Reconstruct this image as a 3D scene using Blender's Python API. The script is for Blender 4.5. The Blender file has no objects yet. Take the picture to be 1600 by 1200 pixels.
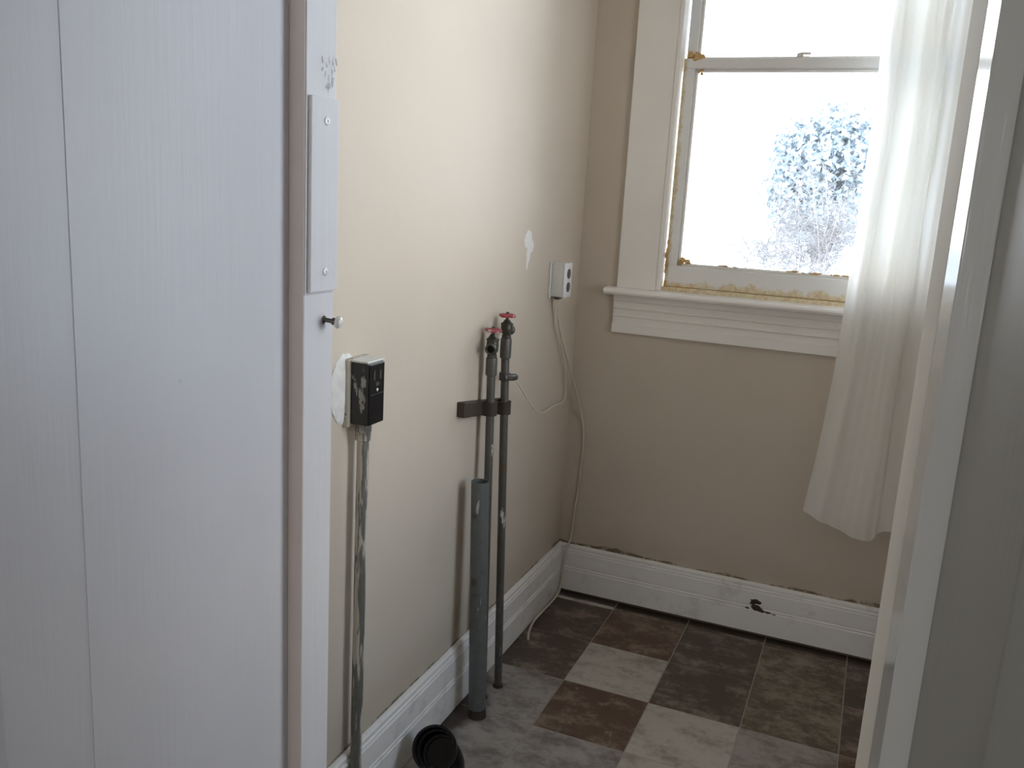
import bpy, bmesh, math, random
import numpy as np
from mathutils import Vector, Matrix
random.seed(7)
SC = bpy.context.scene
COL = SC.collection

# ------------------------------------------------------------------ camera, sky, portals, exposure
EYE = 1.6447
YAW, PITCH, ROLL, FPX = -0.387815, 0.208104, 0.056857, 1367.4
def camera():
    cy, sy, cp, sp = math.cos(YAW), math.sin(YAW), math.cos(PITCH), math.sin(PITCH)
    fw = Vector((sy*cp, cy*cp, -sp)); rt = Vector((cy, -sy, 0)); up = rt.cross(fw)
    rt2 = rt*math.cos(ROLL) + up*math.sin(ROLL); up2 = -rt*math.sin(ROLL) + up*math.cos(ROLL)
    m = Matrix((rt2, up2, -fw)).transposed().to_4x4(); m.translation = (0, 0, EYE)
    cd = bpy.data.cameras.new('camera'); c = bpy.data.objects.new('camera', cd); COL.objects.link(c)
    c.matrix_world = m; cd.sensor_width = 36; cd.lens = 36*FPX/1600; cd.clip_start = .02; cd.clip_end = 300
    SC.camera = c
camera()
SKY = 9.5
w = bpy.data.worlds.new('bright_winter_sky'); SC.world = w; w.use_nodes = True
wt = w.node_tree; bg = wt.nodes['Background']; bg.inputs[1].default_value = SKY
tc = wt.nodes.new('ShaderNodeTexCoord'); sx = wt.nodes.new('ShaderNodeSeparateXYZ'); wt.links.new(tc.outputs['Generated'], sx.inputs[0])
rp = wt.nodes.new('ShaderNodeValToRGB'); wt.links.new(sx.outputs['Z'], rp.inputs[0]); wt.links.new(rp.outputs[0], bg.inputs[0])
rp.color_ramp.elements[0].position = 0.0; rp.color_ramp.elements[0].color = (1.0, .98, .96, 1)      # pale haze at the horizon
rp.color_ramp.elements[1].position = .75; rp.color_ramp.elements[1].color = (.58, .76, 1.0, 1)      # bluer overhead
SC.view_settings.view_transform = 'Standard'; SC.view_settings.look = 'None'
SC.view_settings.gamma = 1; SC.view_settings.use_curve_mapping = False
SC.view_settings.exposure = 0.0
SC.cycles.use_denoising = True
SC.cycles.max_bounces = 10; SC.cycles.diffuse_bounces = 6; SC.cycles.glossy_bounces = 4
SC.cycles.transparent_max_bounces = 16; SC.cycles.sample_clamp_indirect = 8
def portal(loc, direction, sx, sy):
    l = bpy.data.lights.new('sky_portal', 'AREA'); l.shape = 'RECTANGLE'; l.size = sx; l.size_y = sy
    o = bpy.data.objects.new('sky_portal', l); COL.objects.link(o); o.location = loc
    o.rotation_euler = Vector(direction).to_track_quat('-Z', 'Y').to_euler()
    l.cycles.is_portal = True
portal((-.295, 3.50, 2.13), (0, -1, 0), .97, 1.62)        # window in the far wall
WR = dict(y0=1.50, y1=2.25, z0=1.0, z1=2.95)            # added light source: side window in the unseen right wall
portal((.86, (WR['y0']+WR['y1'])/2, (WR['z0']+WR['z1'])/2), (-1, 0, 0), WR['y1']-WR['y0'], WR['z1']-WR['z0'])
WH = dict(x0=-.85, x1=.05, z0=1.0, z1=2.35)                 # window added behind the camera for light from the outer room
portal(((WH['x0']+WH['x1'])/2, -3.16, (WH['z0']+WH['z1'])/2), (0, 1, 0), WH['x1']-WH['x0'], WH['z1']-WH['z0'])

# ------------------------------------------------------------------ material helpers
def new_mat(name):
    m = bpy.data.materials.new(name); m.use_nodes = True
    return m, m.node_tree, m.node_tree.nodes['Principled BSDF']
def nd(t, typ, **kw):
    n = t.nodes.new(typ)
    for k, v in kw.items(): setattr(n, k, v)
    return n
def math_n(t, op, a, b=None, c=None):
    n = nd(t, 'ShaderNodeMath', operation=op)
    for i, x in enumerate((a, b, c)):
        if x is None: continue
        if isinstance(x, (int, float)): n.inputs[i].default_value = x
        else: t.links.new(x, n.inputs[i])
    return n.outputs[0]
def sstep(t, x, a, b):
    n = nd(t, 'ShaderNodeMapRange', interpolation_type='SMOOTHSTEP')
    t.links.new(x, n.inputs[0]); n.inputs[1].default_value = a; n.inputs[2].default_value = b
    return n.outputs[0]
def noise(t, vec, scale, detail=4, rough=.6, stretch=None):
    if stretch:
        mp = nd(t, 'ShaderNodeMapping'); t.links.new(vec, mp.inputs[0]); mp.inputs['Scale'].default_value = stretch; vec = mp.outputs[0]
    n = nd(t, 'ShaderNodeTexNoise'); t.links.new(vec, n.inputs['Vector'])
    n.inputs['Scale'].default_value = scale; n.inputs['Detail'].default_value = detail; n.inputs['Roughness'].default_value = rough
    return n.outputs['Fac']
def mixc(t, f, a, b):
    n = nd(t, 'ShaderNodeMix', data_type='RGBA')
    if isinstance(f, (int, float)): n.inputs[0].default_value = f
    else: t.links.new(f, n.inputs[0])
    for i, x in ((6, a), (7, b)):
        if isinstance(x, tuple): n.inputs[i].default_value = (*x[:3], 1)
        else: t.links.new(x, n.inputs[i])
    return n.outputs[2]
def pos(t): return nd(t, 'ShaderNodeNewGeometry').outputs['Position']
def sep(t, v):
    n = nd(t, 'ShaderNodeSeparateXYZ'); t.links.new(v, n.inputs[0]); return n.outputs
def bump(t, b, h, strength, dist=.002):
    n = nd(t, 'ShaderNodeBump'); n.inputs['Strength'].default_value = strength; n.inputs['Distance'].default_value = dist
    t.links.new(h, n.inputs['Height']); t.links.new(n.outputs[0], b.inputs['Normal'])
def simple(name, col, rough=.5, metal=0., var=.12, scale=20, bmp=0., stretch=None, spec=.5):
    m, t, b = new_mat(name); p = pos(t)
    f = noise(t, p, scale, 4, .6, stretch)
    t.links.new(mixc(t, f, tuple(c*(1-var) for c in col), tuple(min(1, c*(1+var)) for c in col)), b.inputs['Base Color'])
    b.inputs['Roughness'].default_value = rough; b.inputs['Metallic'].default_value = metal
    b.inputs['Specular IOR Level'].default_value = spec
    if bmp: bump(t, b, f, bmp)
    return m
def splotch(name, base, paint, amount, rough=.5, metal=0., scale=18, stretch=(1, 1, .35), rust=None):
    """bare surface with irregular splashes of old paint"""
    m, t, b = new_mat(name); p = pos(t)
    f = sstep(t, noise(t, p, scale, 5, .6, stretch), amount, amount+.04)
    v = noise(t, p, 45, 3, .6)
    bc = mixc(t, v, tuple(c*.75 for c in base), tuple(c*1.25 for c in base))
    if rust:
        r = sstep(t, noise(t, p, 9, 4, .6), .58, .7); bc = mixc(t, r, bc, rust)
    t.links.new(mixc(t, f, bc, paint), b.inputs['Base Color'])
    b.inputs['Roughness'].default_value = rough
    t.links.new(math_n(t, 'MULTIPLY', math_n(t, 'SUBTRACT', 1., f), metal), b.inputs['Metallic'])
    bump(t, b, f, .3, .001)
    return m

M = {}
def wall_paint(name, col, dirt=True):
    m, t, b = new_mat(name); p = pos(t); x, y, z = sep(t, p)
    f = noise(t, p, 2.2, 4, .6); g = noise(t, p, 38, 3, .6)
    c = mixc(t, f, tuple(k*.93 for k in col), tuple(k*1.05 for k in col))
    if dirt:
        n1 = noise(t, p, 26, 5, .7); n2 = noise(t, p, 5, 3, .6)
        # grime and cracked caulk along the top of the baseboard, brown smears low on the wall
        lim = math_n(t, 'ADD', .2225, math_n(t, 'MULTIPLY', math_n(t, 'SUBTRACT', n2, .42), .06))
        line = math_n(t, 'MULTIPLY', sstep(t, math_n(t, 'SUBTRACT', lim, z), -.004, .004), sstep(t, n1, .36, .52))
        line = math_n(t, 'MAXIMUM', line, sstep(t, z, .045, .035))  # shade of the gap below the baseboard, painted into the wall colour
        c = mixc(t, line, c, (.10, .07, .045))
        smear = math_n(t, 'MULTIPLY', sstep(t, z, .42, .2), math_n(t, 'MULTIPLY', n2, .55))
        c = mixc(t, smear, c, (.34, .27, .19))
    t.links.new(c, b.inputs['Base Color'])
    b.inputs['Roughness'].default_value = .52; b.inputs['Specular IOR Level'].default_value = .15
    hb = math_n(t, 'ADD', math_n(t, 'MULTIPLY', g, .35), noise(t, p, 7, 3, .5))
    bump(t, b, hb, .25, .003)
    return m
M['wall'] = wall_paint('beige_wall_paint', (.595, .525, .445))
M['hall_wall'] = simple('hall_wall_paint', (.58, .49, .40), .5)
M['ceiling'] = simple('ceiling_paint', (.75, .74, .71), .6)

def trim_paint(name, col=(.80, .79, .77), rough=.3, grain=True, dirt=0.):
    m, t, b = new_mat(name); p = pos(t)
    g = noise(t, p, 60, 4, .6, (1, 1, .05) if grain else None); l = noise(t, p, 3, 4, .6)
    c = mixc(t, l, tuple(k*.93 for k in col), tuple(min(1, k*1.03) for k in col))
    s = sstep(t, noise(t, p, 30, 2, .5), .80, .84)
    c = mixc(t, math_n(t, 'MULTIPLY', s, .55), c, tuple(k*.5 for k in col))
    if dirt:
        d = math_n(t, 'MULTIPLY', sstep(t, noise(t, p, 10, 5, .65), .52, .75), dirt)
        c = mixc(t, d, c, (.33, .28, .22))
    t.links.new(c, b.inputs['Base Color']); b.inputs['Roughness'].default_value = rough
    bump(t, b, g, .32, .002)
    return m
M['jamb'] = trim_paint('white_brushed_board_paint', (.79, .79, .84), .34)  # blue cast of the light on these boards put into the white
M['stop'] = trim_paint('white_stop_paint', (.81, .80, .825), .34)
M['gloss'] = trim_paint('glossy_jamb_paint', (.80, .79, .76), .15)
M['gloss1'] = trim_paint('cream_jamb_paint', (.76, .71, .62), .7)  # cream base colour, rougher than the other jamb boards
M['gloss1'].node_tree.nodes['Principled BSDF'].inputs['Specular IOR Level'].default_value = .1
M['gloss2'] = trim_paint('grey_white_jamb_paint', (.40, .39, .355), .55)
M['trim'] = trim_paint('window_trim_paint', (.87, .84, .80), .35, False)
M['base'] = trim_paint('baseboard_paint', (.85, .83, .81), .38, False, .35)

def sash_paint():
    m, t, b = new_mat('sash_paint_with_foam_stains'); p = pos(t); x, y, z = sep(t, p)
    n = noise(t, p, 22, 5, .65); n2 = noise(t, p, 60, 4, .6)
    sh = math_n(t, 'MULTIPLY', math_n(t, 'SUBTRACT', n, .5), .12)
    low = sstep(t, math_n(t, 'ADD', z, sh), 1.378, 1.352)
    left = math_n(t, 'MULTIPLY', sstep(t, math_n(t, 'ADD', x, math_n(t, 'MULTIPLY', sh, .35)), -.752, -.762), sstep(t, z, 2.23, 2.18))
    st = math_n(t, 'MAXIMUM', low, left)
    stain = mixc(t, sstep(t, n2, .42, .62), (.70, .61, .36), (.60, .42, .22))
    c = mixc(t, math_n(t, 'MULTIPLY', st, .85), (.80, .79, .77), stain)
    t.links.new(c, b.inputs['Base Color']); b.inputs['Roughness'].default_value = .4
    bump(t, b, n2, .2, .002)
    return m
M['sash'] = sash_paint()
M['foam'] = simple('old_expanding_foam', (.60, .38, .16), .8, 0, .45, 90, .6)

def glass():
    m, t, b = new_mat('window_glass'); t.nodes.remove(b)
    tr = nd(t, 'ShaderNodeBsdfTransparent'); tr.inputs[0].default_value = (.96, .97, .965, 1)
    gl = nd(t, 'ShaderNodeBsdfGlossy'); gl.inputs['Roughness'].default_value = .28
    fr = nd(t, 'ShaderNodeFresnel'); fr.inputs[0].default_value = 1.45
    mx = nd(t, 'ShaderNodeMixShader'); t.links.new(fr.outputs[0], mx.inputs[0]); t.links.new(tr.outputs[0], mx.inputs[1]); t.links.new(gl.outputs[0], mx.inputs[2])
    t.links.new(mx.outputs[0], t.nodes['Material Output'].inputs[0])
    return m
M['glass'] = glass()

def tile_mat(name, dark, light, amt, accent):
    m, t, b = new_mat(name)
    oi = nd(t, 'ShaderNodeObjectInfo'); p = pos(t)
    add = nd(t, 'ShaderNodeVectorMath', operation='ADD'); t.links.new(p, add.inputs[0])
    sc = nd(t, 'ShaderNodeVectorMath', operation='SCALE'); t.links.new(oi.outputs['Random'], sc.inputs['Scale']); sc.inputs[0].default_value = (37, 19, 0)
    t.links.new(sc.outputs[0], add.inputs[1]); q = add.outputs[0]
    n1 = noise(t, q, 7, 6, .65, (1, 1.6, 1)); n2 = noise(t, q, 16, 5, .7); n3 = noise(t, q, 40, 4, .7)
    f = sstep(t, math_n(t, 'ADD', math_n(t, 'MULTIPLY', n1, .7), math_n(t, 'MULTIPLY', n3, .3)), amt-.10, amt+.10)
    c = mixc(t, f, dark, light)
    c = mixc(t, math_n(t, 'MULTIPLY', sstep(t, n2, .58, .68), .6), c, accent)
    # brown rust and dirt soaked in along the left wall round the pipes; far: gap shade and grime painted under the baseboard
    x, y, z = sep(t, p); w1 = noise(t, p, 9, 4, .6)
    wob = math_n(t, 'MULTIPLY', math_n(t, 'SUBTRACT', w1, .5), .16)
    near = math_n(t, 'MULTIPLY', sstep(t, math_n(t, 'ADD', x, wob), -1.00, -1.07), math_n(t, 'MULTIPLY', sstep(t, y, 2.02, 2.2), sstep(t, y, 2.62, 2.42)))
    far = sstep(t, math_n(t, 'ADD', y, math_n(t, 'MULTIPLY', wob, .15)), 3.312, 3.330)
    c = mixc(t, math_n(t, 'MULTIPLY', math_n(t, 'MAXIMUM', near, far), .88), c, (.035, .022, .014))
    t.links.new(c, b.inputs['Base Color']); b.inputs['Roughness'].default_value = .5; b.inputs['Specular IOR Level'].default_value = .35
    bump(t, b, n3, .12, .002)
    return m
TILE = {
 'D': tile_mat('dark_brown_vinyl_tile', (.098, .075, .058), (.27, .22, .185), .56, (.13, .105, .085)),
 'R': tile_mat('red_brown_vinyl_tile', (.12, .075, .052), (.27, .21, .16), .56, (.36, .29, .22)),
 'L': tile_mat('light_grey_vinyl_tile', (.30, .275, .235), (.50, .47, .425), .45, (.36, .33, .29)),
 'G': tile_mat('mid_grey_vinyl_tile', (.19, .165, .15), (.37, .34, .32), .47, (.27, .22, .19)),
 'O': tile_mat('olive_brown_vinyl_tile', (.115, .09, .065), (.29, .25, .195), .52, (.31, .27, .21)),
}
M['grout'] = simple('pale_grout_line', (.37, .335, .29), .7, 0, .2, 40)
M['hall_floor'] = simple('dark_wood_floor', (.16, .10, .07), .45, 0, .3, 12, .1, (1, .1, 1))
M['snow'] = simple('snow_cover', (.86, .88, .9), .9, 0, .03, 3)
M['galv'] = splotch('galvanised_pipe', (.115, .11, .10), (.62, .60, .55), .645, .45, .3, 40, (1, 1, .3), (.14, .09, .06))
M['drain'] = splotch('grey_green_drain_pipe', (.145, .16, .155), (.42, .43, .42), .61, .40, .25, 38, (1, 1, .25), (.10, .085, .07))
M['conduit'] = splotch('paint_smeared_conduit', (.19, .19, .175), (.50, .47, .41), .54, .42, .45, 42, (1, 1, .10))
M['valve'] = splotch('tarnished_brass_valve', (.085, .085, .07), (.40, .38, .30), .72, .45, .6, 30)
M['red'] = splotch('chipped_red_handwheel', (.33, .045, .06), (.55, .42, .40), .58, .45, 0, 60, (1, 1, 1))
M['rust'] = simple('rust_black_iron', (.045, .032, .026), .75, 0, .5, 50, .4)
M['wood_dark'] = splotch('dark_bracket_bar', (.05, .036, .028), (.50, .46, .42), .68, .6, 0, 25, (1, 1, 1))
M['black'] = simple('black_plastic', (.008, .008, .009), .3, 0, .2, 60, spec=.25)
M['black_box'] = splotch('black_bakelite', (.018, .017, .018), (.30, .29, .27), .60, .35, 0, 26, (1, 1, .4))
M['cream'] = splotch('paint_crusted_box', (.45, .42, .36), (.09, .08, .065), .57, .6, 0, 42, (1, 1, .7))
M['plaster'] = splotch('white_plaster_smear', (.74, .74, .72), (.40, .37, .32), .66, .75, 0, 60, (1, 1, .6))
M['spackle'] = simple('white_spackle', (.74, .735, .72), .6, 0, .04, 50)
M['outlet'] = simple('grey_white_outlet_plastic', (.62, .62, .60), .35, 0, .1, 30)
M['outlet_face'] = simple('white_outlet_face', (.82, .83, .85), .3, 0, .04, 30)
M['socket'] = simple('dark_grey_socket', (.06, .062, .07), .4)
M['cable'] = simple('dirty_white_cable', (.60, .54, .45), .5, 0, .2, 40)
M['wire'] = simple('cream_wire', (.75, .69, .56), .45, 0, .1, 40)
M['knob'] = simple('white_porcelain', (.85, .83, .80), .12, 0, .02, 20)
M['screw'] = simple('painted_screw', (.70, .70, .70), .4, .2)
M['steel'] = simple('dark_steel', (.10, .095, .09), .4, .6)
M['hole'] = simple('bare_chipped_wood', (.06, .045, .035), .9, 0, .5, 120, .6)
M['bark'] = simple('grey_bark', (.24, .20, .17), .9, 0, .3, 30)
M['needles'] = simple('blue_green_needles', (.27, .315, .345), .8, 0, .35, 2.5)
M['twig'] = simple('dry_grey_twig', (.15, .135, .13), .9, 0, .5, 5)
M['stem'] = simple('pale_dry_stem', (.34, .31, .29), .9, 0, .3, 8)

def cloth():
    m, t, b = new_mat('thin_white_curtain_cloth'); p = pos(t)
    wv = noise(t, p, 240, 2, .5, (1, 1, .15)); l = noise(t, p, 6, 3, .5, (1, 1, .3))
    c = mixc(t, l, (.925, .905, .86), (.95, .94, .915))
    t.links.new(c, b.inputs['Base Color']); b.inputs['Roughness'].default_value = .8; b.inputs['Specular IOR Level'].default_value = .15
    tl = nd(t, 'ShaderNodeBsdfTranslucent'); t.links.new(c, tl.inputs[0])
    mx = nd(t, 'ShaderNodeMixShader'); mx.inputs[0].default_value = .48
    t.links.new(b.outputs[0], mx.inputs[1]); t.links.new(tl.outputs[0], mx.inputs[2])
    t.links.new(mx.outputs[0], t.nodes['Material Output'].inputs[0])
    bump(t, b, wv, .1, .001)
    return m
M['cloth'] = cloth()

# ------------------------------------------------------------------ mesh helpers
def link(name, bm, mat, parent=None, smooth=False):
    bmesh.ops.recalc_face_normals(bm, faces=bm.faces)
    me = bpy.data.meshes.new(name); bm.to_mesh(me); bm.free()
    me.materials.append(mat)
    if smooth:
        for f in me.polygons: f.use_smooth = True
        me.set_sharp_from_angle(angle=math.radians(42))
    o = bpy.data.objects.new(name, me); COL.objects.link(o)
    if parent:
        o.parent = parent
        o.matrix_parent_inverse = Matrix.Translation(parent.location).inverted()
    return o
def tag(o, label, cat, group=None, kind=None):
    o['label'] = label; o['category'] = cat
    if group: o['group'] = group
    if kind: o['kind'] = kind
    return o
def thing(name, loc, label, cat, group=None, kind=None):
    o = bpy.data.objects.new(name, None); COL.objects.link(o); o.location = loc; o.empty_display_size = .05
    return tag(o, label, cat, group, kind)
def box(bm, a, b, bev=0., seg=1):
    r = bmesh.ops.create_cube(bm, size=1); vs = r['verts']
    for v in vs:
        v.co = Vector([a[i] + (v.co[i]+.5)*(b[i]-a[i]) for i in range(3)])
    if bev:
        es = list({e for v in vs for e in v.link_edges})
        bmesh.ops.bevel(bm, geom=es, offset=bev, segments=seg, affect='EDGES', profile=.5)
    return bm
def B(a, b, bev=0., seg=1): return box(bmesh.new(), a, b, bev, seg)
def frame_of(d):
    d = Vector(d).normalized(); a = Vector((0, 0, 1)) if abs(d.z) < .9 else Vector((1, 0, 0))
    u = d.cross(a).normalized(); return d, u, u.cross(d)
def lathe(bm, p, d, prof, n=24, cap=(True, True)):
    """prof: (distance along d, radius)"""
    p = Vector(p); d, u, v = frame_of(d); rings = []
    for h, r in prof:
        rings.append([bm.verts.new(p + d*h + (u*math.cos(6.28318*k/n) + v*math.sin(6.28318*k/n))*r) for k in range(n)])
    for a, b in zip(rings, rings[1:]):
        for k in range(n): bm.faces.new((a[k], a[(k+1) % n], b[(k+1) % n], b[k]))
    if cap[0]: bm.faces.new(rings[0][::-1])
    if cap[1]: bm.faces.new(rings[-1])
    return bm
def rod(bm, a, b, r, n=20, r2=None):
    a = Vector(a); b = Vector(b); return lathe(bm, a, b-a, [(0, r), ((b-a).length, r if r2 is None else r2)], n)
def smooth_path(pts, n=8):
    P = [Vector(p) for p in pts]; P = [2*P[0]-P[1]] + P + [2*P[-1]-P[-2]]; out = []
    for i in range(1, len(P)-2):
        for k in range(n):
            t = k/n; a, b, c, d = P[i-1], P[i], P[i+1], P[i+2]
            out.append(.5*((2*b) + (c-a)*t + (2*a-5*b+4*c-d)*t*t + (3*b-a-3*c+d)*t**3))
    return out + [P[-2]]
def tube(bm, path, rad, n=10, cap=True):
    rings = []; N = len(path); u = None
    for i, p in enumerate(path):
        d = (path[min(i+1, N-1)] - path[max(i-1, 0)]).normalized()
        if u is None: _, u, v = frame_of(d)
        else:
            u = (u - d*u.dot(d)).normalized(); v = u.cross(d)
        r = rad[i] if isinstance(rad, (list, tuple)) else rad
        rings.append([bm.verts.new(p + (u*math.cos(6.28318*k/n) + v*math.sin(6.28318*k/n))*r) for k in range(n)])
    for a, b in zip(rings, rings[1:]):
        for k in range(n): bm.faces.new((a[k], a[(k+1) % n], b[(k+1) % n], b[k]))
    if cap: bm.faces.new(rings[0][::-1]); bm.faces.new(rings[-1])
    return bm
def prism(bm, prof, fn, s0, s1):
    """closed profile (list of 2-D points) swept straight; fn(point, s) -> xyz"""
    a = [bm.verts.new(fn(p, s0)) for p in prof]; b = [bm.verts.new(fn(p, s1)) for p in prof]; n = len(prof)
    for k in range(n): bm.faces.new((a[k], a[(k+1) % n], b[(k+1) % n], b[k]))
    bm.faces.new(a[::-1]); bm.faces.new(b)
    return bm
def blob(bm, c, r, seed, sub=2, amp=.35, sq=(1, 1, 1)):
    rnd = random.Random(seed); res = bmesh.ops.create_icosphere(bm, subdivisions=sub, radius=1.)
    for v in res['verts']:
        k = 1 + amp*(rnd.random()-.5); v.co = Vector([c[i] + v.co[i]*r*sq[i]*k for i in range(3)])
    return bm

# ------------------------------------------------------------------ the room shell
XW, YW = -1.114, 3.372           # left wall plane, far wall plane
CEIL = 3.15
WX0, WX1, WZ0, WZ1 = -.79, .20, 1.318, 2.95      # window opening in far wall
XR = .72                          # right wall of the laundry room
def grid_wall(name, us, vs, holes, fn, th, mat, label):
    """wall made of rectangles between sorted cuts, leaving holes; fn(u, v, d) -> xyz, d into the wall"""
    bm = bmesh.new()
    for i in range(len(us)-1):
        for j in range(len(vs)-1):
            cu, cv = (us[i]+us[i+1])/2, (vs[j]+vs[j+1])/2
            if any(h[0] < cu < h[1] and h[2] < cv < h[3] for h in holes): continue
            q = [(us[i], vs[j]), (us[i+1], vs[j]), (us[i+1], vs[j+1]), (us[i], vs[j+1])]
            a = [bm.verts.new(fn(*p, 0)) for p in q]; b = [bm.verts.new(fn(*p, th)) for p in q]
            bm.faces.new(a); bm.faces.new(b[::-1])
            for k in range(4): bm.faces.new((a[k], b[k], b[(k+1) % 4], a[(k+1) % 4]))
    bmesh.ops.remove_doubles(bm, verts=bm.verts, dist=1e-5)
    o = link(name, bm, mat); return tag(o, label, 'wall', None, 'structure')
Y0 = 1.035                        # laundry side of the thick partition
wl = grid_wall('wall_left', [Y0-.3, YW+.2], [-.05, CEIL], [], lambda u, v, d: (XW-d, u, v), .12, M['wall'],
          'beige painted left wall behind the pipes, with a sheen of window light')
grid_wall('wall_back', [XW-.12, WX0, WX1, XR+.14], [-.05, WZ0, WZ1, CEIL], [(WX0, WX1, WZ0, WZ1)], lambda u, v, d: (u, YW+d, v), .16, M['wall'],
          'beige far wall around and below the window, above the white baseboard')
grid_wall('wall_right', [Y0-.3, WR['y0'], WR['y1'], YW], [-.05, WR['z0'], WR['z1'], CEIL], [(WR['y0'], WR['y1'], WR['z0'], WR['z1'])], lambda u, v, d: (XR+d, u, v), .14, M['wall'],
          'beige right wall of the laundry room hidden behind the door jamb')
DH = 2.12
bm = bmesh.new()
box(bm, (-2.6, .545, -.05), (-.746, Y0-.002, CEIL)); box(bm, (.092, .42, -.05), (1.9, Y0-.002, CEIL)); box(bm, (-.746, .52, DH), (.092, Y0-.002, CEIL))
tag(link('wall_front', bm, M['hall_wall']), 'thick wall pierced by the doorway the room is seen through', 'wall', None, 'structure')
grid_wall('wall_hallway_back', [-2.6, WH['x0'], WH['x1'], 1.9], [-.05, WH['z0'], WH['z1'], CEIL], [(WH['x0'], WH['x1'], WH['z0'], WH['z1'])], lambda u, v, d: (u, -3.0-d, v), .14, M['hall_wall'],
          'wall behind the camera in the outer room, with an added window')
tag(link('wall_hallway_left', B((-2.72, -3.1, -.05), (-2.6, Y0, CEIL)), M['hall_wall']), 'left wall of the outer room, out of view', 'wall', None, 'structure')
tag(link('wall_hallway_right', B((1.9, -3.1, -.05), (2.02, Y0, CEIL)), M['hall_wall']), 'right wall of the outer room, out of view', 'wall', None, 'structure')
tag(link('ceiling', B((-2.72, -3.14, CEIL), (2.02, YW+.16, CEIL+.1)), M['ceiling']), 'flat white ceiling over both rooms, out of view', 'ceiling', None, 'structure')
tag(link('floor_hallway', B((-2.72, -3.1, -.06), (2.02, Y0-.02, -.001)), M['hall_floor']), 'dark wooden floor of the outer room before the doorway', 'floor', None, 'structure')

# vinyl tile floor: 12-inch tiles, each its own piece
fl = link('floor', B((XW-.1, Y0-.02, -.06), (XR+.1, YW+.02, -.0016)), M['grout'])
tag(fl, 'checkered brown and grey stone-look vinyl tile floor of the laundry room', 'floor', None, 'structure')
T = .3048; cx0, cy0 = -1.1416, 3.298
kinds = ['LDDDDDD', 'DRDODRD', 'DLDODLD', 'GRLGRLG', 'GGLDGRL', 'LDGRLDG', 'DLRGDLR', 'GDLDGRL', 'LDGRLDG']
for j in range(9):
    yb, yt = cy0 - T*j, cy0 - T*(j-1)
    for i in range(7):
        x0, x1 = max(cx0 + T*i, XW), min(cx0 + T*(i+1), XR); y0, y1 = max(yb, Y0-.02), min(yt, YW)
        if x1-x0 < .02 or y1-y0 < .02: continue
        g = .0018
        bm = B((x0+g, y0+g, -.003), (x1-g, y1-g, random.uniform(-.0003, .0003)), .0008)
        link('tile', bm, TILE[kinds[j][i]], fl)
# ------------------------------------------------------------------ baseboards
PROF = [(0, 0), (.020, 0), (.020, .098), (.0165, .101), (.0165, .1045), (.0195, .1065), (.0195, .111), (.016, .1135), (.016, .118), (.019, .121),
        (.019, .182), (.015, .185), (.015, .188), (.018, .190), (.018, .194), (.0125, .197), (.0125, .2005), (.0155, .203), (.0155, .212), (.012, .2165), (.004, .2185), (0, .2185)]
bb = link('baseboard_back', prism(bmesh.new(), PROF, lambda p, s: (s, YW-p[0], .017+p[1]*.925), XW, XR), M['base'], None)
tag(bb, 'white grooved baseboard along the far wall, chipped in its middle', 'baseboard', None, 'structure')
bm = bmesh.new()
for cxx, czz, r, sd in ((-.281, .140, .011, 1), (-.276, .122, .010, 2), (-.258, .116, .008, 3), (-.24, .112, .0055, 5), (-.222, .108, .006, 8), (-.30, .117, .005, 9), (-.196, .101, .004, 11)):
    blob(bm, (cxx, YW-.0185, czz), r, sd, 2, .7, (1.5, .25, .9))
bmesh.ops.scale(bm, vec=(1.3, 1, 1.3), space=Matrix.Translation((.27, 0, -.122)), verts=bm.verts)
link('paint_chip', bm, M['hole'], bb)
bl = link('baseboard_left', prism(bmesh.new(), PROF, lambda p, s: (XW+p[0], s, .004+p[1]), Y0, YW-.001), M['base'])
tag(bl, 'white grooved baseboard along the left wall, behind the pipes', 'baseboard', None, 'structure')
br = link('baseboard_right', prism(bmesh.new(), PROF, lambda p, s: (XR-p[0], s, .004+p[1]), Y0, YW-.02), M['base'])
tag(br, 'white baseboard along the right wall, hidden behind the jamb', 'baseboard', None, 'structure')

# ------------------------------------------------------------------ far window
win = thing('window_1', (-.36, YW, WZ0), 'white double-hung window with foam-stained sashes in the far wall', 'window', None, 'structure')
def part(name, bm, mat, par=win, smooth=False): return link(name, bm, mat, par, smooth)
part('side_casing', B((-.948, 3.352, 1.328), (-.792, YW, 3.05), .002), M['trim'])
part('side_casing', B((.202, 3.352, 1.328), (.358, YW, 3.05), .002), M['trim'])
part('head_casing', B((-.965, 3.348, 3.05), (.375, YW, 3.14), .003), M['trim'])
for x0, x1 in ((-.792, -.774), (.184, .202)):
    part('inner_bead', B((x0, 3.347, 1.328), (x1, 3.384, 2.95), .004, 2), M['sash' if 0 else 'trim'])
part('frame_jamb', B((-.80, 3.385, 1.318), (-.776, 3.53, 2.95)), M['sash']); part('frame_jamb', B((.186, 3.385, 1.318), (.21, 3.53, 2.95)), M['sash'])
part('frame_head', B((-.80, 3.36, 2.93), (.21, 3.53, 2.96)), M['sash'])
part('outer_sill', B((-.80, 3.372, 1.30), (.21, 3.58, 1.345)), M['sash'])
SILL = [(3.372, 1.302), (3.306, 1.302), (3.299, 1.306), (3.296, 1.314), (3.299, 1.322), (3.306, 1.327), (3.40, 1.330), (3.40, 1.31), (3.372, 1.31)]
part('window_sill', prism(bmesh.new(), SILL, lambda p, s: (s, p[0], p[1]), -.985, .395), M['trim'])
AP = [(YW, 1.150), (3.352, 1.150), (3.351, 1.186), (3.358, 1.190), (3.356, 1.212), (3.350, 1.216), (3.351, 1.220), (3.357, 1.223), (3.355, 1.243), (3.349, 1.247), (3.350, 1.251), (3.355, 1.254), (3.352, 1.274), (3.346, 1.278), (3.344, 1.302), (YW, 1.302)]
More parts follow.
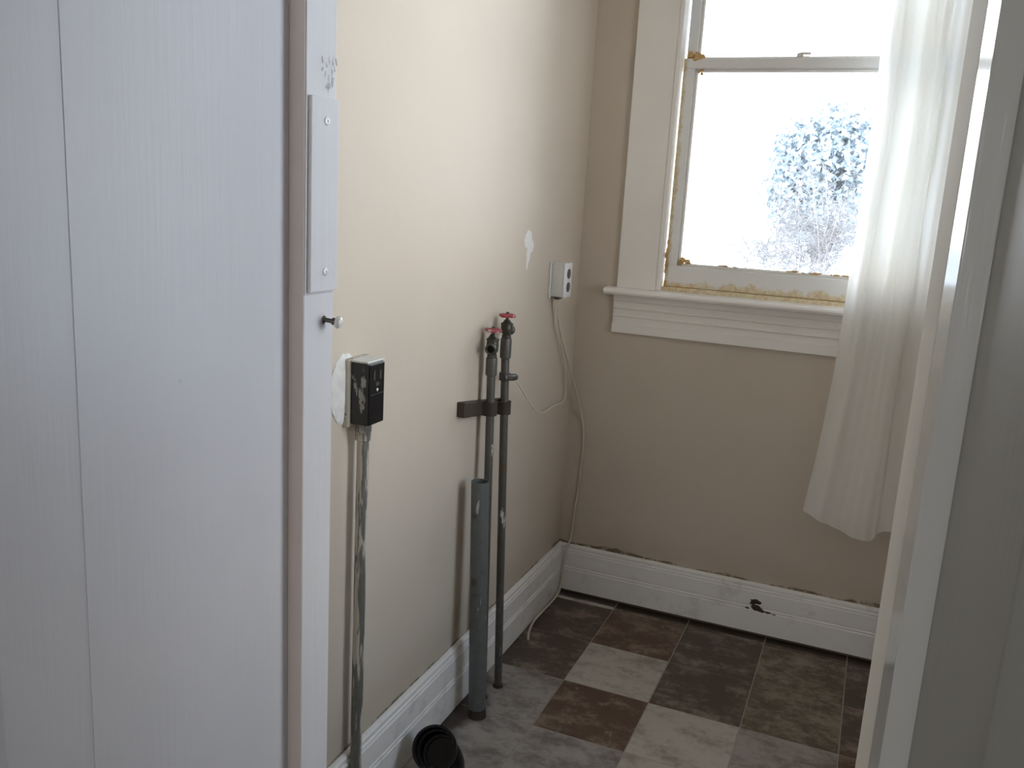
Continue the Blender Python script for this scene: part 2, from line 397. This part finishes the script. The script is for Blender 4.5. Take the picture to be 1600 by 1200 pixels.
part('apron', prism(bmesh.new(), AP, lambda p, s: (s, p[0], p[1]), -.955, .365), M['trim'])
SX0, SX1 = -.769, .179
def sash(y0, y1, z0, z1, low, high, st, bead):
    sx0, sx1 = SX0, SX1
    o = part('sash', B((sx0, y0, z0), (sx1, y1, z0+low), .003), M['sash'])
    for nm, bm in (('stile', B((sx0, y0, z0+low), (sx0+st, y1, z1-high), .002)), ('stile', B((sx1-st, y0, z0+low), (sx1, y1, z1-high), .002)), ('top_rail', B((sx0, y0, z1-high), (sx1, y1, z1), .003))):
        c = link(nm, bm, M['sash'], o); c.matrix_parent_inverse = Matrix.Identity(4)
    b2 = bmesh.new(); ym = y0+.012
    box(b2, (sx0+st, ym, z0+low), (sx0+st+bead, y1-.004, z1-high), .003); box(b2, (sx1-st-bead, ym, z0+low), (sx1-st, y1-.004, z1-high), .003)
    box(b2, (sx0+st, ym, z0+low), (sx1-st, y1-.004, z0+low+bead), .003); box(b2, (sx0+st, ym, z1-high-bead), (sx1-st, y1-.004, z1-high), .003)
    c = link('glazing_bead', b2, M['trim'], o); c.matrix_parent_inverse = Matrix.Identity(4)
    c = link('glass_pane', B((sx0+st+.002, y1-.013, z0+low+.002), (sx1-st-.002, y1-.009, z1-high-.002)), M['glass'], o); c.matrix_parent_inverse = Matrix.Identity(4)
    return o
ls = sash(3.386, 3.421, 1.346, 2.188, .082, .036, .043, .011)
us = sash(3.426, 3.460, 2.150, 2.93, .040, .05, .038, .011)
bm = bmesh.new(); box(bm, (-.395, 3.392, 2.188), (-.325, 3.416, 2.194), .002); rod(bm, (-.36, 3.404, 2.194), (-.36, 3.404, 2.205), .012, 14); box(bm, (-.362, 3.386, 2.199), (-.322, 3.402, 2.207), .003)
c = link('sash_lock', bm, M['trim'], ls); c.matrix_parent_inverse = Matrix.Identity(4)
bm = bmesh.new(); rnd = random.Random(3)
for k in range(16): blob(bm, (-.765+rnd.random()*.065, 3.386+rnd.random()*.03, 2.190+rnd.random()*.016*(1-k/20)), .006+rnd.random()*.008, k, 2, .5)
for k in range(9): blob(bm, (-.716+rnd.random()*.03, 3.395+rnd.random()*.01, 1.432+rnd.random()*.022), .004+rnd.random()*.007, 40+k, 2, .6)
for k in range(22): blob(bm, (-.768+rnd.random()*.006, 3.383, 1.35+rnd.random()*.17), .003+rnd.random()*.004, 60+k, 1, .6, (1, .8, 2.2))
for k in range(20): blob(bm, (-.72+rnd.random()*.62, 3.397, 1.437+rnd.random()*.005), .002+rnd.random()*.004, 90+k, 1, .6, (3, 1, .8))
for k in range(5): blob(bm, (-.718+rnd.random()*.022, 3.397, 2.135+rnd.random()*.013), .003+rnd.random()*.005, 120+k, 1, .6)
for k in range(26): blob(bm, (-.76+rnd.random()*.7, 3.383, 1.338+rnd.random()*.006), .003+rnd.random()*.004, 150+k, 1, .6, (3, .8, 1))
fo = link('foam_residue', bm, M['foam'], win, True); fo['kind'] = 'stuff'
# the two unseen windows added for light: right wall and outer room
w2 = thing('added_window_side', (XR, (WR['y0']+WR['y1'])/2, WR['z0']), 'unseen side window added to light the laundry room', 'window', None, 'structure')
a, b_, c_, d_ = WR['y0'], WR['y1'], WR['z0'], WR['z1']
def frame_added_win(par, fn, a, b, c, d):
    for (p, q) in (((a, c), (a+.05, d)), ((b-.05, c), (b, d)), ((a+.05, c), (b-.05, c+.06)), ((a+.05, d-.05), (b-.05, d)), ((a+.05, (c+d)/2-.02), (b-.05, (c+d)/2+.02))):
        link('added_sash_bar', B(fn(*p, .04), fn(*q, .08)), M['trim'], par)
    link('glass_pane', B(fn(a+.04, c+.04, .058), fn(b-.04, d-.04, .062)), M['glass'], par)
frame_added_win(w2, lambda u, v, s: (XR+s, u, v), a, b_, c_, d_)
w3 = thing('added_window_outer', ((WH['x0']+WH['x1'])/2, -3, WH['z0']), 'unseen window added behind the camera to light the rooms', 'window', None, 'structure')
frame_added_win(w3, lambda u, v, s: (u, -3.0-s, v), WH['x0'], WH['x1'], WH['z0'], WH['z1'])

# ------------------------------------------------------------------ doorway trim
jl = thing('trim_1', (-.724, .75, 0), 'white painted board lining on the left of the doorway with vertical brush marks', 'trim', None, 'structure')
link('board', B((-.746, .5215, 0), (-.7249, .632, DH), .0012, 2), M['jamb'], jl)
link('board', B((-.746, .6235, 0), (-.724, 1.032, DH), .0005), M['jamb'], jl)
st = thing('trim_2', (-.71, 1.0, 0), 'white door stop strip on the left of the doorway with a screwed-on patch board', 'trim', None, 'structure')
link('stop_board', B((-.7235, .966, 0), (-.700, 1.034, 1.504), .0015, 2), M['stop'], st)
link('stop_board', B((-.7235, .968, 1.504), (-.700, 1.034, DH), .0015, 2), M['stop'], st)
M['edge_shade'] = simple('shaded_edge_tone', (.72, .61, .555), .55, 0, .06, 14)  # warm shade of the stop's camera-facing edge, put into the colour
link('edge_shade_strip', B((-.7238, .9645, 0), (-.7004, .9665, DH), .0006), M['edge_shade'], st)  # thin strip laid over the edge to carry the shade tone
pb = link('patch_board', B((-.700, .973, 1.507), (-.6945, 1.0345, 1.7605), .0012, 2), M['stop'], st)
for zz in (1.731, 1.534):
    bm = lathe(bmesh.new(), (-.6945, 1.006, zz), (1, 0, 0), [(0, .0055), (.0012, .0052), (.0018, .003), (.0019, .0012), (.0008, .001)], 16)
    s = link('screw', bm, M['screw'], pb, True); s.matrix_parent_inverse = Matrix.Identity(4)
bm = bmesh.new(); rnd = random.Random(5)
for k in range(26):
    f = rnd.random(); blob(bm, (-.6998, 1.018+rnd.uniform(-.016, .014)*(.5+f), 1.775+f*.035), .0012+rnd.random()*.0022, 300+k, 1, .8, (.35, .7, 1.9))
pp = link('peeling_paint', bm, M['spackle'], st, True); pp['kind'] = 'stuff'
kn = thing('knob', (-.700, 1.010, 1.466), 'small white porcelain knob on a dark screw shaft on the left door stop', 'knob')
link('shaft', lathe(bmesh.new(), (-.7, 1.012, 1.467), (1, .28, -.12), [(0, .0055), (.0015, .0055), (.002, .0032), (.012, .0032), (.0125, .0052), (.0165, .0052), (.017, .004)], 16), M['steel'], kn, True)
dk = Vector((1, .28, -.12)).normalized()
link('knob_head', lathe(bmesh.new(), Vector((-.7, 1.012, 1.467))+dk*.0165, dk, [(0, .004), (.001, .0075), (.004, .0088), (.0075, .0078), (.0095, .0045), (.010, .0015)], 20), M['knob'], kn, True)
# right side of the doorway: glossy casing edge, stop and recessed jamb
jr = thing('trim_3', (.07, .75, 0), 'grey-white glossy door jamb on the right mirroring the window', 'trim', None, 'structure')
link('casing_edge', B((.050, .812, 0), (.0915, 1.034, DH), .004, 3), M['gloss1'], jr)
link('stop_board', B((.050, .685, 0), (.0915, .808, DH), .0008, 2), M['gloss'], jr)
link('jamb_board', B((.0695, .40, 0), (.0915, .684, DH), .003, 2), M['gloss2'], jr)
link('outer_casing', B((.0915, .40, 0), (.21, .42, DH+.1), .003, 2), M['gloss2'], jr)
hd = thing('trim_4', (-.33, .8, DH), 'white head board over the doorway, out of view', 'trim', None, 'structure')
link('head_board', B((-.746, .52, DH-.02), (.0915, 1.034, DH+.001)), M['jamb'], hd)

# ------------------------------------------------------------------ dryer receptacle and conduit
dr = thing('dryer_outlet', (XW, 1.735, 1.106), 'black surface-mounted dryer receptacle on a paint-crusted box, on top of the conduit', 'outlet')
link('plaster_surround', blob(bmesh.new(), (XW+.001, 1.695, 1.19), 1, 21, 4, .12, (.006, .062, .082)), M['plaster'], dr, True)
link('back_box', B((XW, 1.690, 1.098), (-1.099, 1.785, 1.262), .004, 2), M['cream'], dr)
hs = link('housing', B((-1.101, 1.700, 1.106), (-1.053, 1.770, 1.256), .005, 2), M['black_box'], dr)
link('lid', B((-1.1, 1.697, 1.2555), (-1.0515, 1.772, 1.260), .0015), M['outlet'], dr)
fp = link('face_plate', B((-1.054, 1.703, 1.108), (-1.049, 1.767, 1.253), .002, 2), M['black'], dr)
bm = bmesh.new()
for y, z, a, b in ((1.722, 1.225, .003, .011), (1.748, 1.225, .003, .011), (1.735, 1.204, .007, .004)): box(bm, (-1.0492, y-a, z-b), (-1.0484, y+a, z+b))
link('plug_slots', bm, M['hole'], dr)
bm = bmesh.new(); lathe(bm, (-1.0495, 1.735, 1.190), (1, 0, 0), [(0, .0042), (.0015, .0038), (.0022, .002)], 12)
link('face_screw', bm, M['screw'], dr, True)
link('face_groove', B((-1.0494, 1.706, 1.1795), (-1.0482, 1.764, 1.181)), M['steel'], dr)
cd = thing('conduit', (-1.083, 1.730, 0), 'grey metal conduit smeared with paint, rising from floor to the black dryer receptacle', 'pipe')
link('pipe', rod(bmesh.new(), (-1.081, 1.726, 0), (-1.083, 1.732, 1.085), .0145, 24), M['conduit'], cd, True)
link('connector', lathe(bmesh.new(), (-1.083, 1.732, 1.062), (0, 0, 1), [(0, .0160), (.002, .0185), (.022, .0185), (.024, .020), (.044, .020)], 24), M['conduit'], cd, True)

# ------------------------------------------------------------------ water pipes with hose valves
def water_pipe(base, top, zc0, zc1, zv1, spout, label):
    base, top = Vector(base), Vector(top)
    t = thing('water_pipe', base, label, 'pipe', 'laundry supply pipes')
    link('pipe', rod(bmesh.new(), base, top, .0133, 22), M['galv'], t, True)
    x, y = top.x, top.y
    link('floor_collar', lathe(bmesh.new(), (base.x, base.y, 0), (0, 0, 1), [(0, .018), (.004, .0175), (.009, .015), (.010, .0135)], 22), M['rust'], t, True)
    link('coupling', lathe(bmesh.new(), (x, y, zc0), (0, 0, 1), [(-.003, .0134), (0, .0175), (.004, .0182), (zc1-zc0-.004, .0182), (zc1-zc0, .0172), (zc1-zc0+.002, .013)], 22), M['galv'], t, True)
    h = zv1 - zc1
    vb = link('valve_body', lathe(bmesh.new(), (x, y, zc1), (0, 0, 1), [(0, .0150), (.010, .0150), (.012, .0125), (.016, .014), (.022, .0185), (h*.55, .0192), (h*.72, .0185), (h*.74, .020), (h*.80, .020), (h*.82, .016), (h*.92, .011), (h, .0075)], 22), M['valve'], t, True)
    d = Vector(spout).normalized(); p = Vector((x, y, zc1+h*.48))
    link('spout', lathe(bmesh.new(), p, d, [(0, .010), (.018, .011), (.022, .0165), (.026, .0172), (.038, .0172), (.040, .0160), (.038, .0115), (.026, .0105)], 22), M['valve'], t, True)
    link('spout_opening', lathe(bmesh.new(), p + d*.0275, d, [(0, .0112), (.002, .0112)], 20), M['black'], t, True)
    link('stem', rod(bmesh.new(), (x, y, zv1-.004), (x, y, zv1+.018), .0048, 12), M['valve'], t, True)
    bm = bmesh.new(); n = 40; zt = zv1 + .012      # four-lobed handwheel
    rr = [.0262 + .0032*math.cos(4*6.28318*k/n + .6) for k in range(n)]
    def ring(z, f): return [bm.verts.new((x + math.cos(6.28318*k/n)*rr[k]*f, y + math.sin(6.28318*k/n)*rr[k]*f, z)) for k in range(n)]
    rs = [ring(zt-.001, .22), ring(zt-.002, .62), ring(zt-.004, .80), ring(zt-.004, .94), ring(zt, 1.), ring(zt+.004, .95), ring(zt+.005, .82), ring(zt+.003, .62), ring(zt+.006, .30), ring(zt+.007, .16)]
    for a, b in zip(rs, rs[1:]):
        for k in range(n): bm.faces.new((a[k], a[(k+1) % n], b[(k+1) % n], b[k]))
    bm.faces.new(rs[0][::-1]); bm.faces.new(rs[-1])
    link('handwheel', bm, M['red'], t, True)
    link('wheel_screw', lathe(bmesh.new(), (x, y, zt+.006), (0, 0, 1), [(0, .0055), (.004, .0055), (.006, .003)], 6), M['steel'], t)
    return t
water_pipe((-1.045, 2.45, 0), (-1.073, 2.45, 1.12), 1.105, 1.160, 1.234, (.25, -1, -.12), 'left and shorter galvanised water pipe with red handwheel, spout turned to the camera')
water_pipe((-1.026, 2.54, 0), (-1.066, 2.54, 1.16), 1.148, 1.210, 1.271, (-.1, 1, -.15), 'right and taller galvanised water pipe with red handwheel, spout turned to the window')
bk = thing('pipe_bracket', (XW, 2.46, .99), 'dark horizontal bracket bar on the left wall clamping the two water pipes', 'bracket')
bm = bmesh.new()
v = [bm.verts.new(p) for p in [(XW, 2.30, .995), (-1.087, 2.30, .995), (-1.087, 2.30, 1.042), (XW, 2.30, 1.042), (XW, 2.63, .950), (-1.087, 2.63, .950), (-1.087, 2.63, .993), (XW, 2.63, .993)]]
for q in ((0, 1, 2, 3), (4, 7, 6, 5), (0, 4, 5, 1), (1, 5, 6, 2), (2, 6, 7, 3), (3, 7, 4, 0)): bm.faces.new([v[k] for k in q])
bmesh.ops.bevel(bm, geom=bm.edges[:], offset=.002, segments=1, affect='EDGES')
link('bar', bm, M['wood_dark'], bk)
for yy, zz, xx in ((2.45, .998, -1.0695), (2.54, .985, -1.060)):
    bm = bmesh.new()
    ang = [math.radians(a) for a in range(-90, 91, 15)]; ri = .0147
    prof = [(XW+.0265, yy-ri-.007)] + [(xx + (ri+.007)*math.cos(a), yy + (ri+.007)*math.sin(a)) for a in ang] + [(XW+.0265, yy+ri+.007), (XW+.0265, yy+ri)] + [(xx + ri*math.cos(a), yy + ri*math.sin(a)) for a in ang[::-1]] + [(XW+.0265, yy-ri)]
    prism(bm, prof, lambda p, s: (p[0], p[1], s), zz-.021, zz+.021)
    link('clamp', bm, M['rust'], bk)
gc = thing('ground_clamp', (-1.062, 2.54, 1.087), 'small metal grounding clamp across the right water pipe, wire attached', 'clamp')
link('band', lathe(bmesh.new(), (-1.0637, 2.54, 1.075), (0, 0, 1), [(0, .0136), (0, .019), (.024, .019), (.024, .0136)], 20, (False, False)), M['steel'], gc, True)
bm = bmesh.new(); lathe(bm, (-1.046, 2.488, 1.093), (0, 1, -.14), [(0, .008), (.003, .0112), (.046, .0112), (.053, .009), (.060, .0112), (.096, .0112), (.099, .008)], 18)
link('clamp_screw', bm, M['steel'], gc, True)
dp = thing('drain_pipe', (-1.016, 2.347, 0), 'thick grey open-topped standpipe in front of the two water pipes', 'pipe')
a = Vector((-1.016, 2.347, 0)); b = Vector((-1.046, 2.347, .792)); L = (b-a).length
link('pipe', lathe(bmesh.new(), a, b-a, [(0, .0275), (L, .0275), (L, .0245), (L-.25, .0245)], 32, (True, True)), M['drain'], dp, True)
link('base_collar', lathe(bmesh.new(), a, (0, 0, 1), [(0, .0305), (.006, .030), (.011, .0292), (.03, .0279)], 28), M['rust'], dp, True)

# ------------------------------------------------------------------ outlet near the corner, cables
ol = thing('wall_outlet', (XW, 3.06, 1.30), 'grey-white surface outlet box with two dark sockets near the room corner', 'outlet')
link('back_plate', B((XW, 3.024, 1.296), (-1.106, 3.106, 1.427), .002), M['outlet'], ol)
link('box', B((-1.107, 3.030, 1.301), (-1.060, 3.103, 1.425), .005, 3), M['outlet'], ol, True)
link('face_plate', B((-1.061, 3.028, 1.299), (-1.052, 3.105, 1.427), .004, 3), M['outlet_face'], ol, True)
for zz in (1.387, 1.338):
    bm = lathe(bmesh.new(), (-1.0525, 3.067, zz), (1, 0, 0), [(0, .0185), (.0022, .0182), (.003, .015)], 24)
    link('socket', bm, M['socket'], ol, True)
link('cable_clamp', B((-1.100, 3.050, 1.290), (-1.078, 3.082, 1.303), .003), M['steel'], ol)
tag(link('power_cable', tube(bmesh.new(), smooth_path([(-1.088, 3.06, 1.297), (-1.090, 3.075, 1.25), (-1.088, 3.12, 1.16), (-1.076, 3.23, 1.0), (-1.062, 3.335, .84), (-1.048, 3.362, .755), (-1.041, 3.3655, .68), (-1.044, 3.3655, .55), (-1.056, 3.366, .38), (-1.064, 3.364, .255), (-1.068, 3.350, .225), (-1.074, 3.344, .20), (-1.082, 3.339, .12), (-1.085, 3.332, .03), (-1.082, 3.27, .011), (-1.083, 3.12, .012), (-1.083, 3.02, .012), (-1.070, 2.94, .008), (-1.052, 2.885, .006)], 8), .0046, 10), M['cable'], None, True),
    'thick white cable from the corner outlet down over the baseboard to the floor', 'cable')
tag(link('ground_wire', tube(bmesh.new(), smooth_path([(-1.048, 2.577, 1.070), (-1.046, 2.605, 1.058), (-1.056, 2.72, .985), (-1.074, 2.87, .905), (-1.088, 2.99, .874), (-1.097, 3.12, .869), (-1.100, 3.245, .865), (-1.100, 3.27, .90), (-1.100, 3.245, .98), (-1.099, 3.18, 1.08), (-1.094, 3.09, 1.19), (-1.090, 3.058, 1.27), (-1.088, 3.056, 1.297)], 8), .0023, 8), M['wire'], None, True),
    'thin cream wire looping from the corner outlet to the grounding clamp', 'wire')
pt = bmesh.new()
for k, (yy, zz, ry, rz) in enumerate(((2.80, 1.515, .033, .026), (2.825, 1.49, .028, .022), (2.808, 1.465, .017, .03), (2.80, 1.432, .009, .022), (2.785, 1.50, .016, .014))):
    blob(pt, (XW, yy, zz), 1, 33+k, 3, .3, (.0012, ry, rz))
link('spackle_patch', pt, M['spackle'], wl, True)

# ------------------------------------------------------------------ black elbow on the floor
el = thing('drain_elbow', (-.97, 2.03, 0), 'black plastic drain elbow with open ribbed mouth on the floor by left baseboard', 'pipe fitting')
n = Vector((.20, -.74, .62)).normalized(); mc = Vector((-.985, 1.985, .112))
R = .061
p1 = mc - n*.03; p2 = mc - n*.095; p2.z = max(p2.z, .045)
path = smooth_path([mc - n*.004, p1, mc - n*.062 + Vector((.006, 0, -.004)), Vector((-1.0+.022, 2.045, .035)), Vector((-.976, 2.05, .0))], 6)
rad = [R*.94 if i < 8 else R*.9 for i in range(len(path))]
link('elbow_body', tube(bmesh.new(), path, rad, 32, False), M['black'], el, True)
link('mouth_rim', lathe(bmesh.new(), mc - n*.022, n, [(0, R), (.002, R+.003), (.020, R+.003), (.022, R+.001), (.022, R-.004), (.012, R-.005), (-.012, R-.006)], 40, (False, False)), M['black'], el, True)
off = Vector((.012, .006, -.012))
link('inner_rib', lathe(bmesh.new(), mc - n*.028 + off*.3, n, [(0, R*.93), (.004, R*.93), (.004, R*.84), (0, R*.84), (-.03, R*.82)], 40, (False, False)), M['black'], el, True)
link('inner_rib', lathe(bmesh.new(), mc - n*.05 + off, n, [(0, R*.86), (.003, R*.86), (.003, R*.74), (-.01, R*.72)], 40, (False, True)), M['black'], el, True)
tag(link('black_cord', tube(bmesh.new(), smooth_path([(-1.03, 2.03, .006), (-1.055, 1.985, .006), (-1.066, 1.93, .006), (-1.07, 1.88, .006), (-1.065, 1.80, .006)], 6), .006, 10), M['black'], None, True),
    'short black cord lying on the floor against the left baseboard, by the elbow', 'cord')

# ------------------------------------------------------------------ curtain
cu = thing('curtain', (.08, 3.22, 2.7), 'thin white cotton curtain hanging over the right part of the window', 'curtain')
NZ, NU = 110, 120
zs_top, left_pts = 2.72, [(2.72, -.095), (2.335, -.095), (1.98, -.089), (1.39, -.097), (1.10, -.104), (.80, -.124), (.60, -.145)]
right_pts = [(2.72, .205), (2.335, .205), (1.5, .215), (1.05, .225), (.6, .25)]
def interp(pts, z):
    zz = [p[0] for p in pts][::-1]; xx = [p[1] for p in pts][::-1]; return float(np.interp(z, zz, xx))
def hem(u): return .592 - .068*math.sin(min(u/.60, 1)*1.5708)**1.2 + (.045*math.sin((u-.60)/.4*3.1416)**1.0 if u > .60 else 0)
bm = bmesh.new(); g = []
for i in range(NZ+1):
    row = []
    for k in range(NU+1):
        u = k/NU; zb = hem(u); z = zs_top + (zb - zs_top)*i/NZ
        s = i/NZ
        xl, xr = interp(left_pts, z), interp(right_pts, z)
        x = xl + (xr-xl)*u
        A = .016 + .006*math.sin(3*s+1)
        y = 3.240 - .02*s + A*math.sin(6.283*(2.9*u + .25*s) + .6) + .006*math.sin(6.283*(7.3*u) + 4*s) * (1-.5*s)
        f = 1/(1+math.exp(-(u-(.68-.02*s))*60))           # deep fold: the rear fall tucked behind the front one
        y += .022*f*(1 - .2*s); x -= .014*f
        y += -.012*math.exp(-((u-.64)/.035)**2)
        row.append(bm.verts.new((x, y, z)))
    g.append(row)
co = [[tuple(v.co) for v in r] for r in g]
for i in range(NZ):
    for k in range(NU): bm.faces.new((g[i][k], g[i][k+1], g[i+1][k+1], g[i+1][k]))
link('cloth_panel', bm, M['cloth'], cu, True)
bm = bmesh.new(); rows = []                                # second layer: the fold gathered behind the front fall
k0, k1 = 12, 88
for i in range(0, NZ-1):
    rows.append([bm.verts.new(Vector(g2) + Vector((.004*math.sin(i*.2), .011 + .003*math.sin(i*.13 + k*.15), .012))) for k, g2 in enumerate(co[i][k0:k1])])
for a, b in zip(rows, rows[1:]):
    for k in range(len(a)-1): bm.faces.new((a[k], a[k+1], b[k+1], b[k]))
link('cloth_fold', bm, M['cloth'], cu, True)
bm = bmesh.new()
rod(bm, (-.98, 3.235, 2.735), (.34, 3.235, 2.735), .008, 14)
link('curtain_rod', bm, M['steel'], cu, True)
for x in (-.955, .30): link('rod_bracket', B((x, 3.228, 2.725), (x+.01, YW-.02, 2.745)), M['steel'], cu)

# ------------------------------------------------------------------ outdoors
tag(link('ground', B((-60, YW+.3, -.75), (60, 120, -.7)), M['snow']), 'bright snowy ground outside the window', 'ground', None, 'structure')
tr = thing('evergreen_tree', (-1.27, 20, -.7), 'round blue-green evergreen tree outside the window', 'tree')
link('trunk', tube(bmesh.new(), [Vector((-1.27, 20, -.7)), Vector((-1.25, 20, .8)), Vector((-1.27, 20, 3.2))], [.16, .13, .05], 8), M['bark'], tr)
rnd = random.Random(11); vs, fs = [], []
def leaf(c, s):
    a = Vector((rnd.gauss(0, 1), rnd.gauss(0, 1), rnd.gauss(0, 1))).normalized(); _, u, v_ = frame_of(a)
    k = len(vs); vs.extend([c+u*s, c-u*s*.5+v_*s*.8, c-u*s*.5-v_*s*.8]); fs.append((k, k+1, k+2))
for cl in range(330):
    d = Vector((rnd.gauss(0, 1), rnd.gauss(0, 1), rnd.gauss(0, 1))).normalized(); r = rnd.random()**.35
    c = Vector((-1.27 + d.x*r*1.12, 20 + d.y*r*1.2, 2.55 + d.z*r*1.5 - .2*abs(d.x)))
    for k in range(26): leaf(c + Vector((rnd.gauss(0, .16), rnd.gauss(0, .16), rnd.gauss(0, .12))), rnd.uniform(.05, .11))
me = bpy.data.meshes.new('foliage'); me.from_pydata(vs, [], fs); me.materials.append(M['needles'])
o = bpy.data.objects.new('foliage', me); COL.objects.link(o); o.parent = tr; o.matrix_parent_inverse = Matrix.Translation(tr.location).inverted(); o['kind'] = 'stuff'
def shrub(x, y, h, wd, n, seed, label):
    t = thing('bare_shrub', (x, y, -.7), label, 'shrub')
    rnd = random.Random(seed); bm = bmesh.new(); bm2 = bmesh.new()
    for k in range(n):
        a = rnd.random()*6.283; b0 = Vector((x + rnd.gauss(0, .12), y + rnd.gauss(0, .12), -.7)); lean = rnd.random()**.6
        tip = b0 + Vector((math.cos(a)*wd*lean, math.sin(a)*wd*lean, h*(1-.4*lean*lean)*rnd.uniform(.7, 1)))
        mid = (b0+tip)/2 + Vector((rnd.gauss(0, .12), rnd.gauss(0, .12), h*.14*lean)); P = smooth_path([b0, mid, tip], 4)
        tube(bm, P, [.011*(1-.8*i/(len(P)-1)) for i in range(len(P))], 4, False)
        for q in range(16):
            f = rnd.uniform(.6, .99); i = min(int(f*(len(P)-1)), len(P)-2); s = P[i].lerp(P[i+1], f*(len(P)-1)-i)
            dv = Vector((rnd.gauss(0, 1), rnd.gauss(0, .7), rnd.gauss(.15, .7))).normalized()*rnd.uniform(.2, .7)
            e = s + dv + Vector((0, 0, -.05)); tube(bm2, [s, s + dv*.5 + Vector((0, 0, .04)), e], [.006, .0045, .0025], 3, False)
            for r in range(3):
                e0 = s + dv*rnd.uniform(.3, .9); d2 = Vector((rnd.gauss(0, 1), rnd.gauss(0, .7), rnd.gauss(.1, .8))).normalized()*rnd.uniform(.08, .25)
                tube(bm2, [e0, e0 + d2], [.004, .002], 3, False)
    link('stems', bm, M['stem'], t)['kind'] = 'stuff'
    link('twigs', bm2, M['twig'], t)['kind'] = 'stuff'
shrub(-1.12, 14.5, 3.2, 1.05, 42, 4, 'bare grey twiggy shrub in front of the evergreen tree')
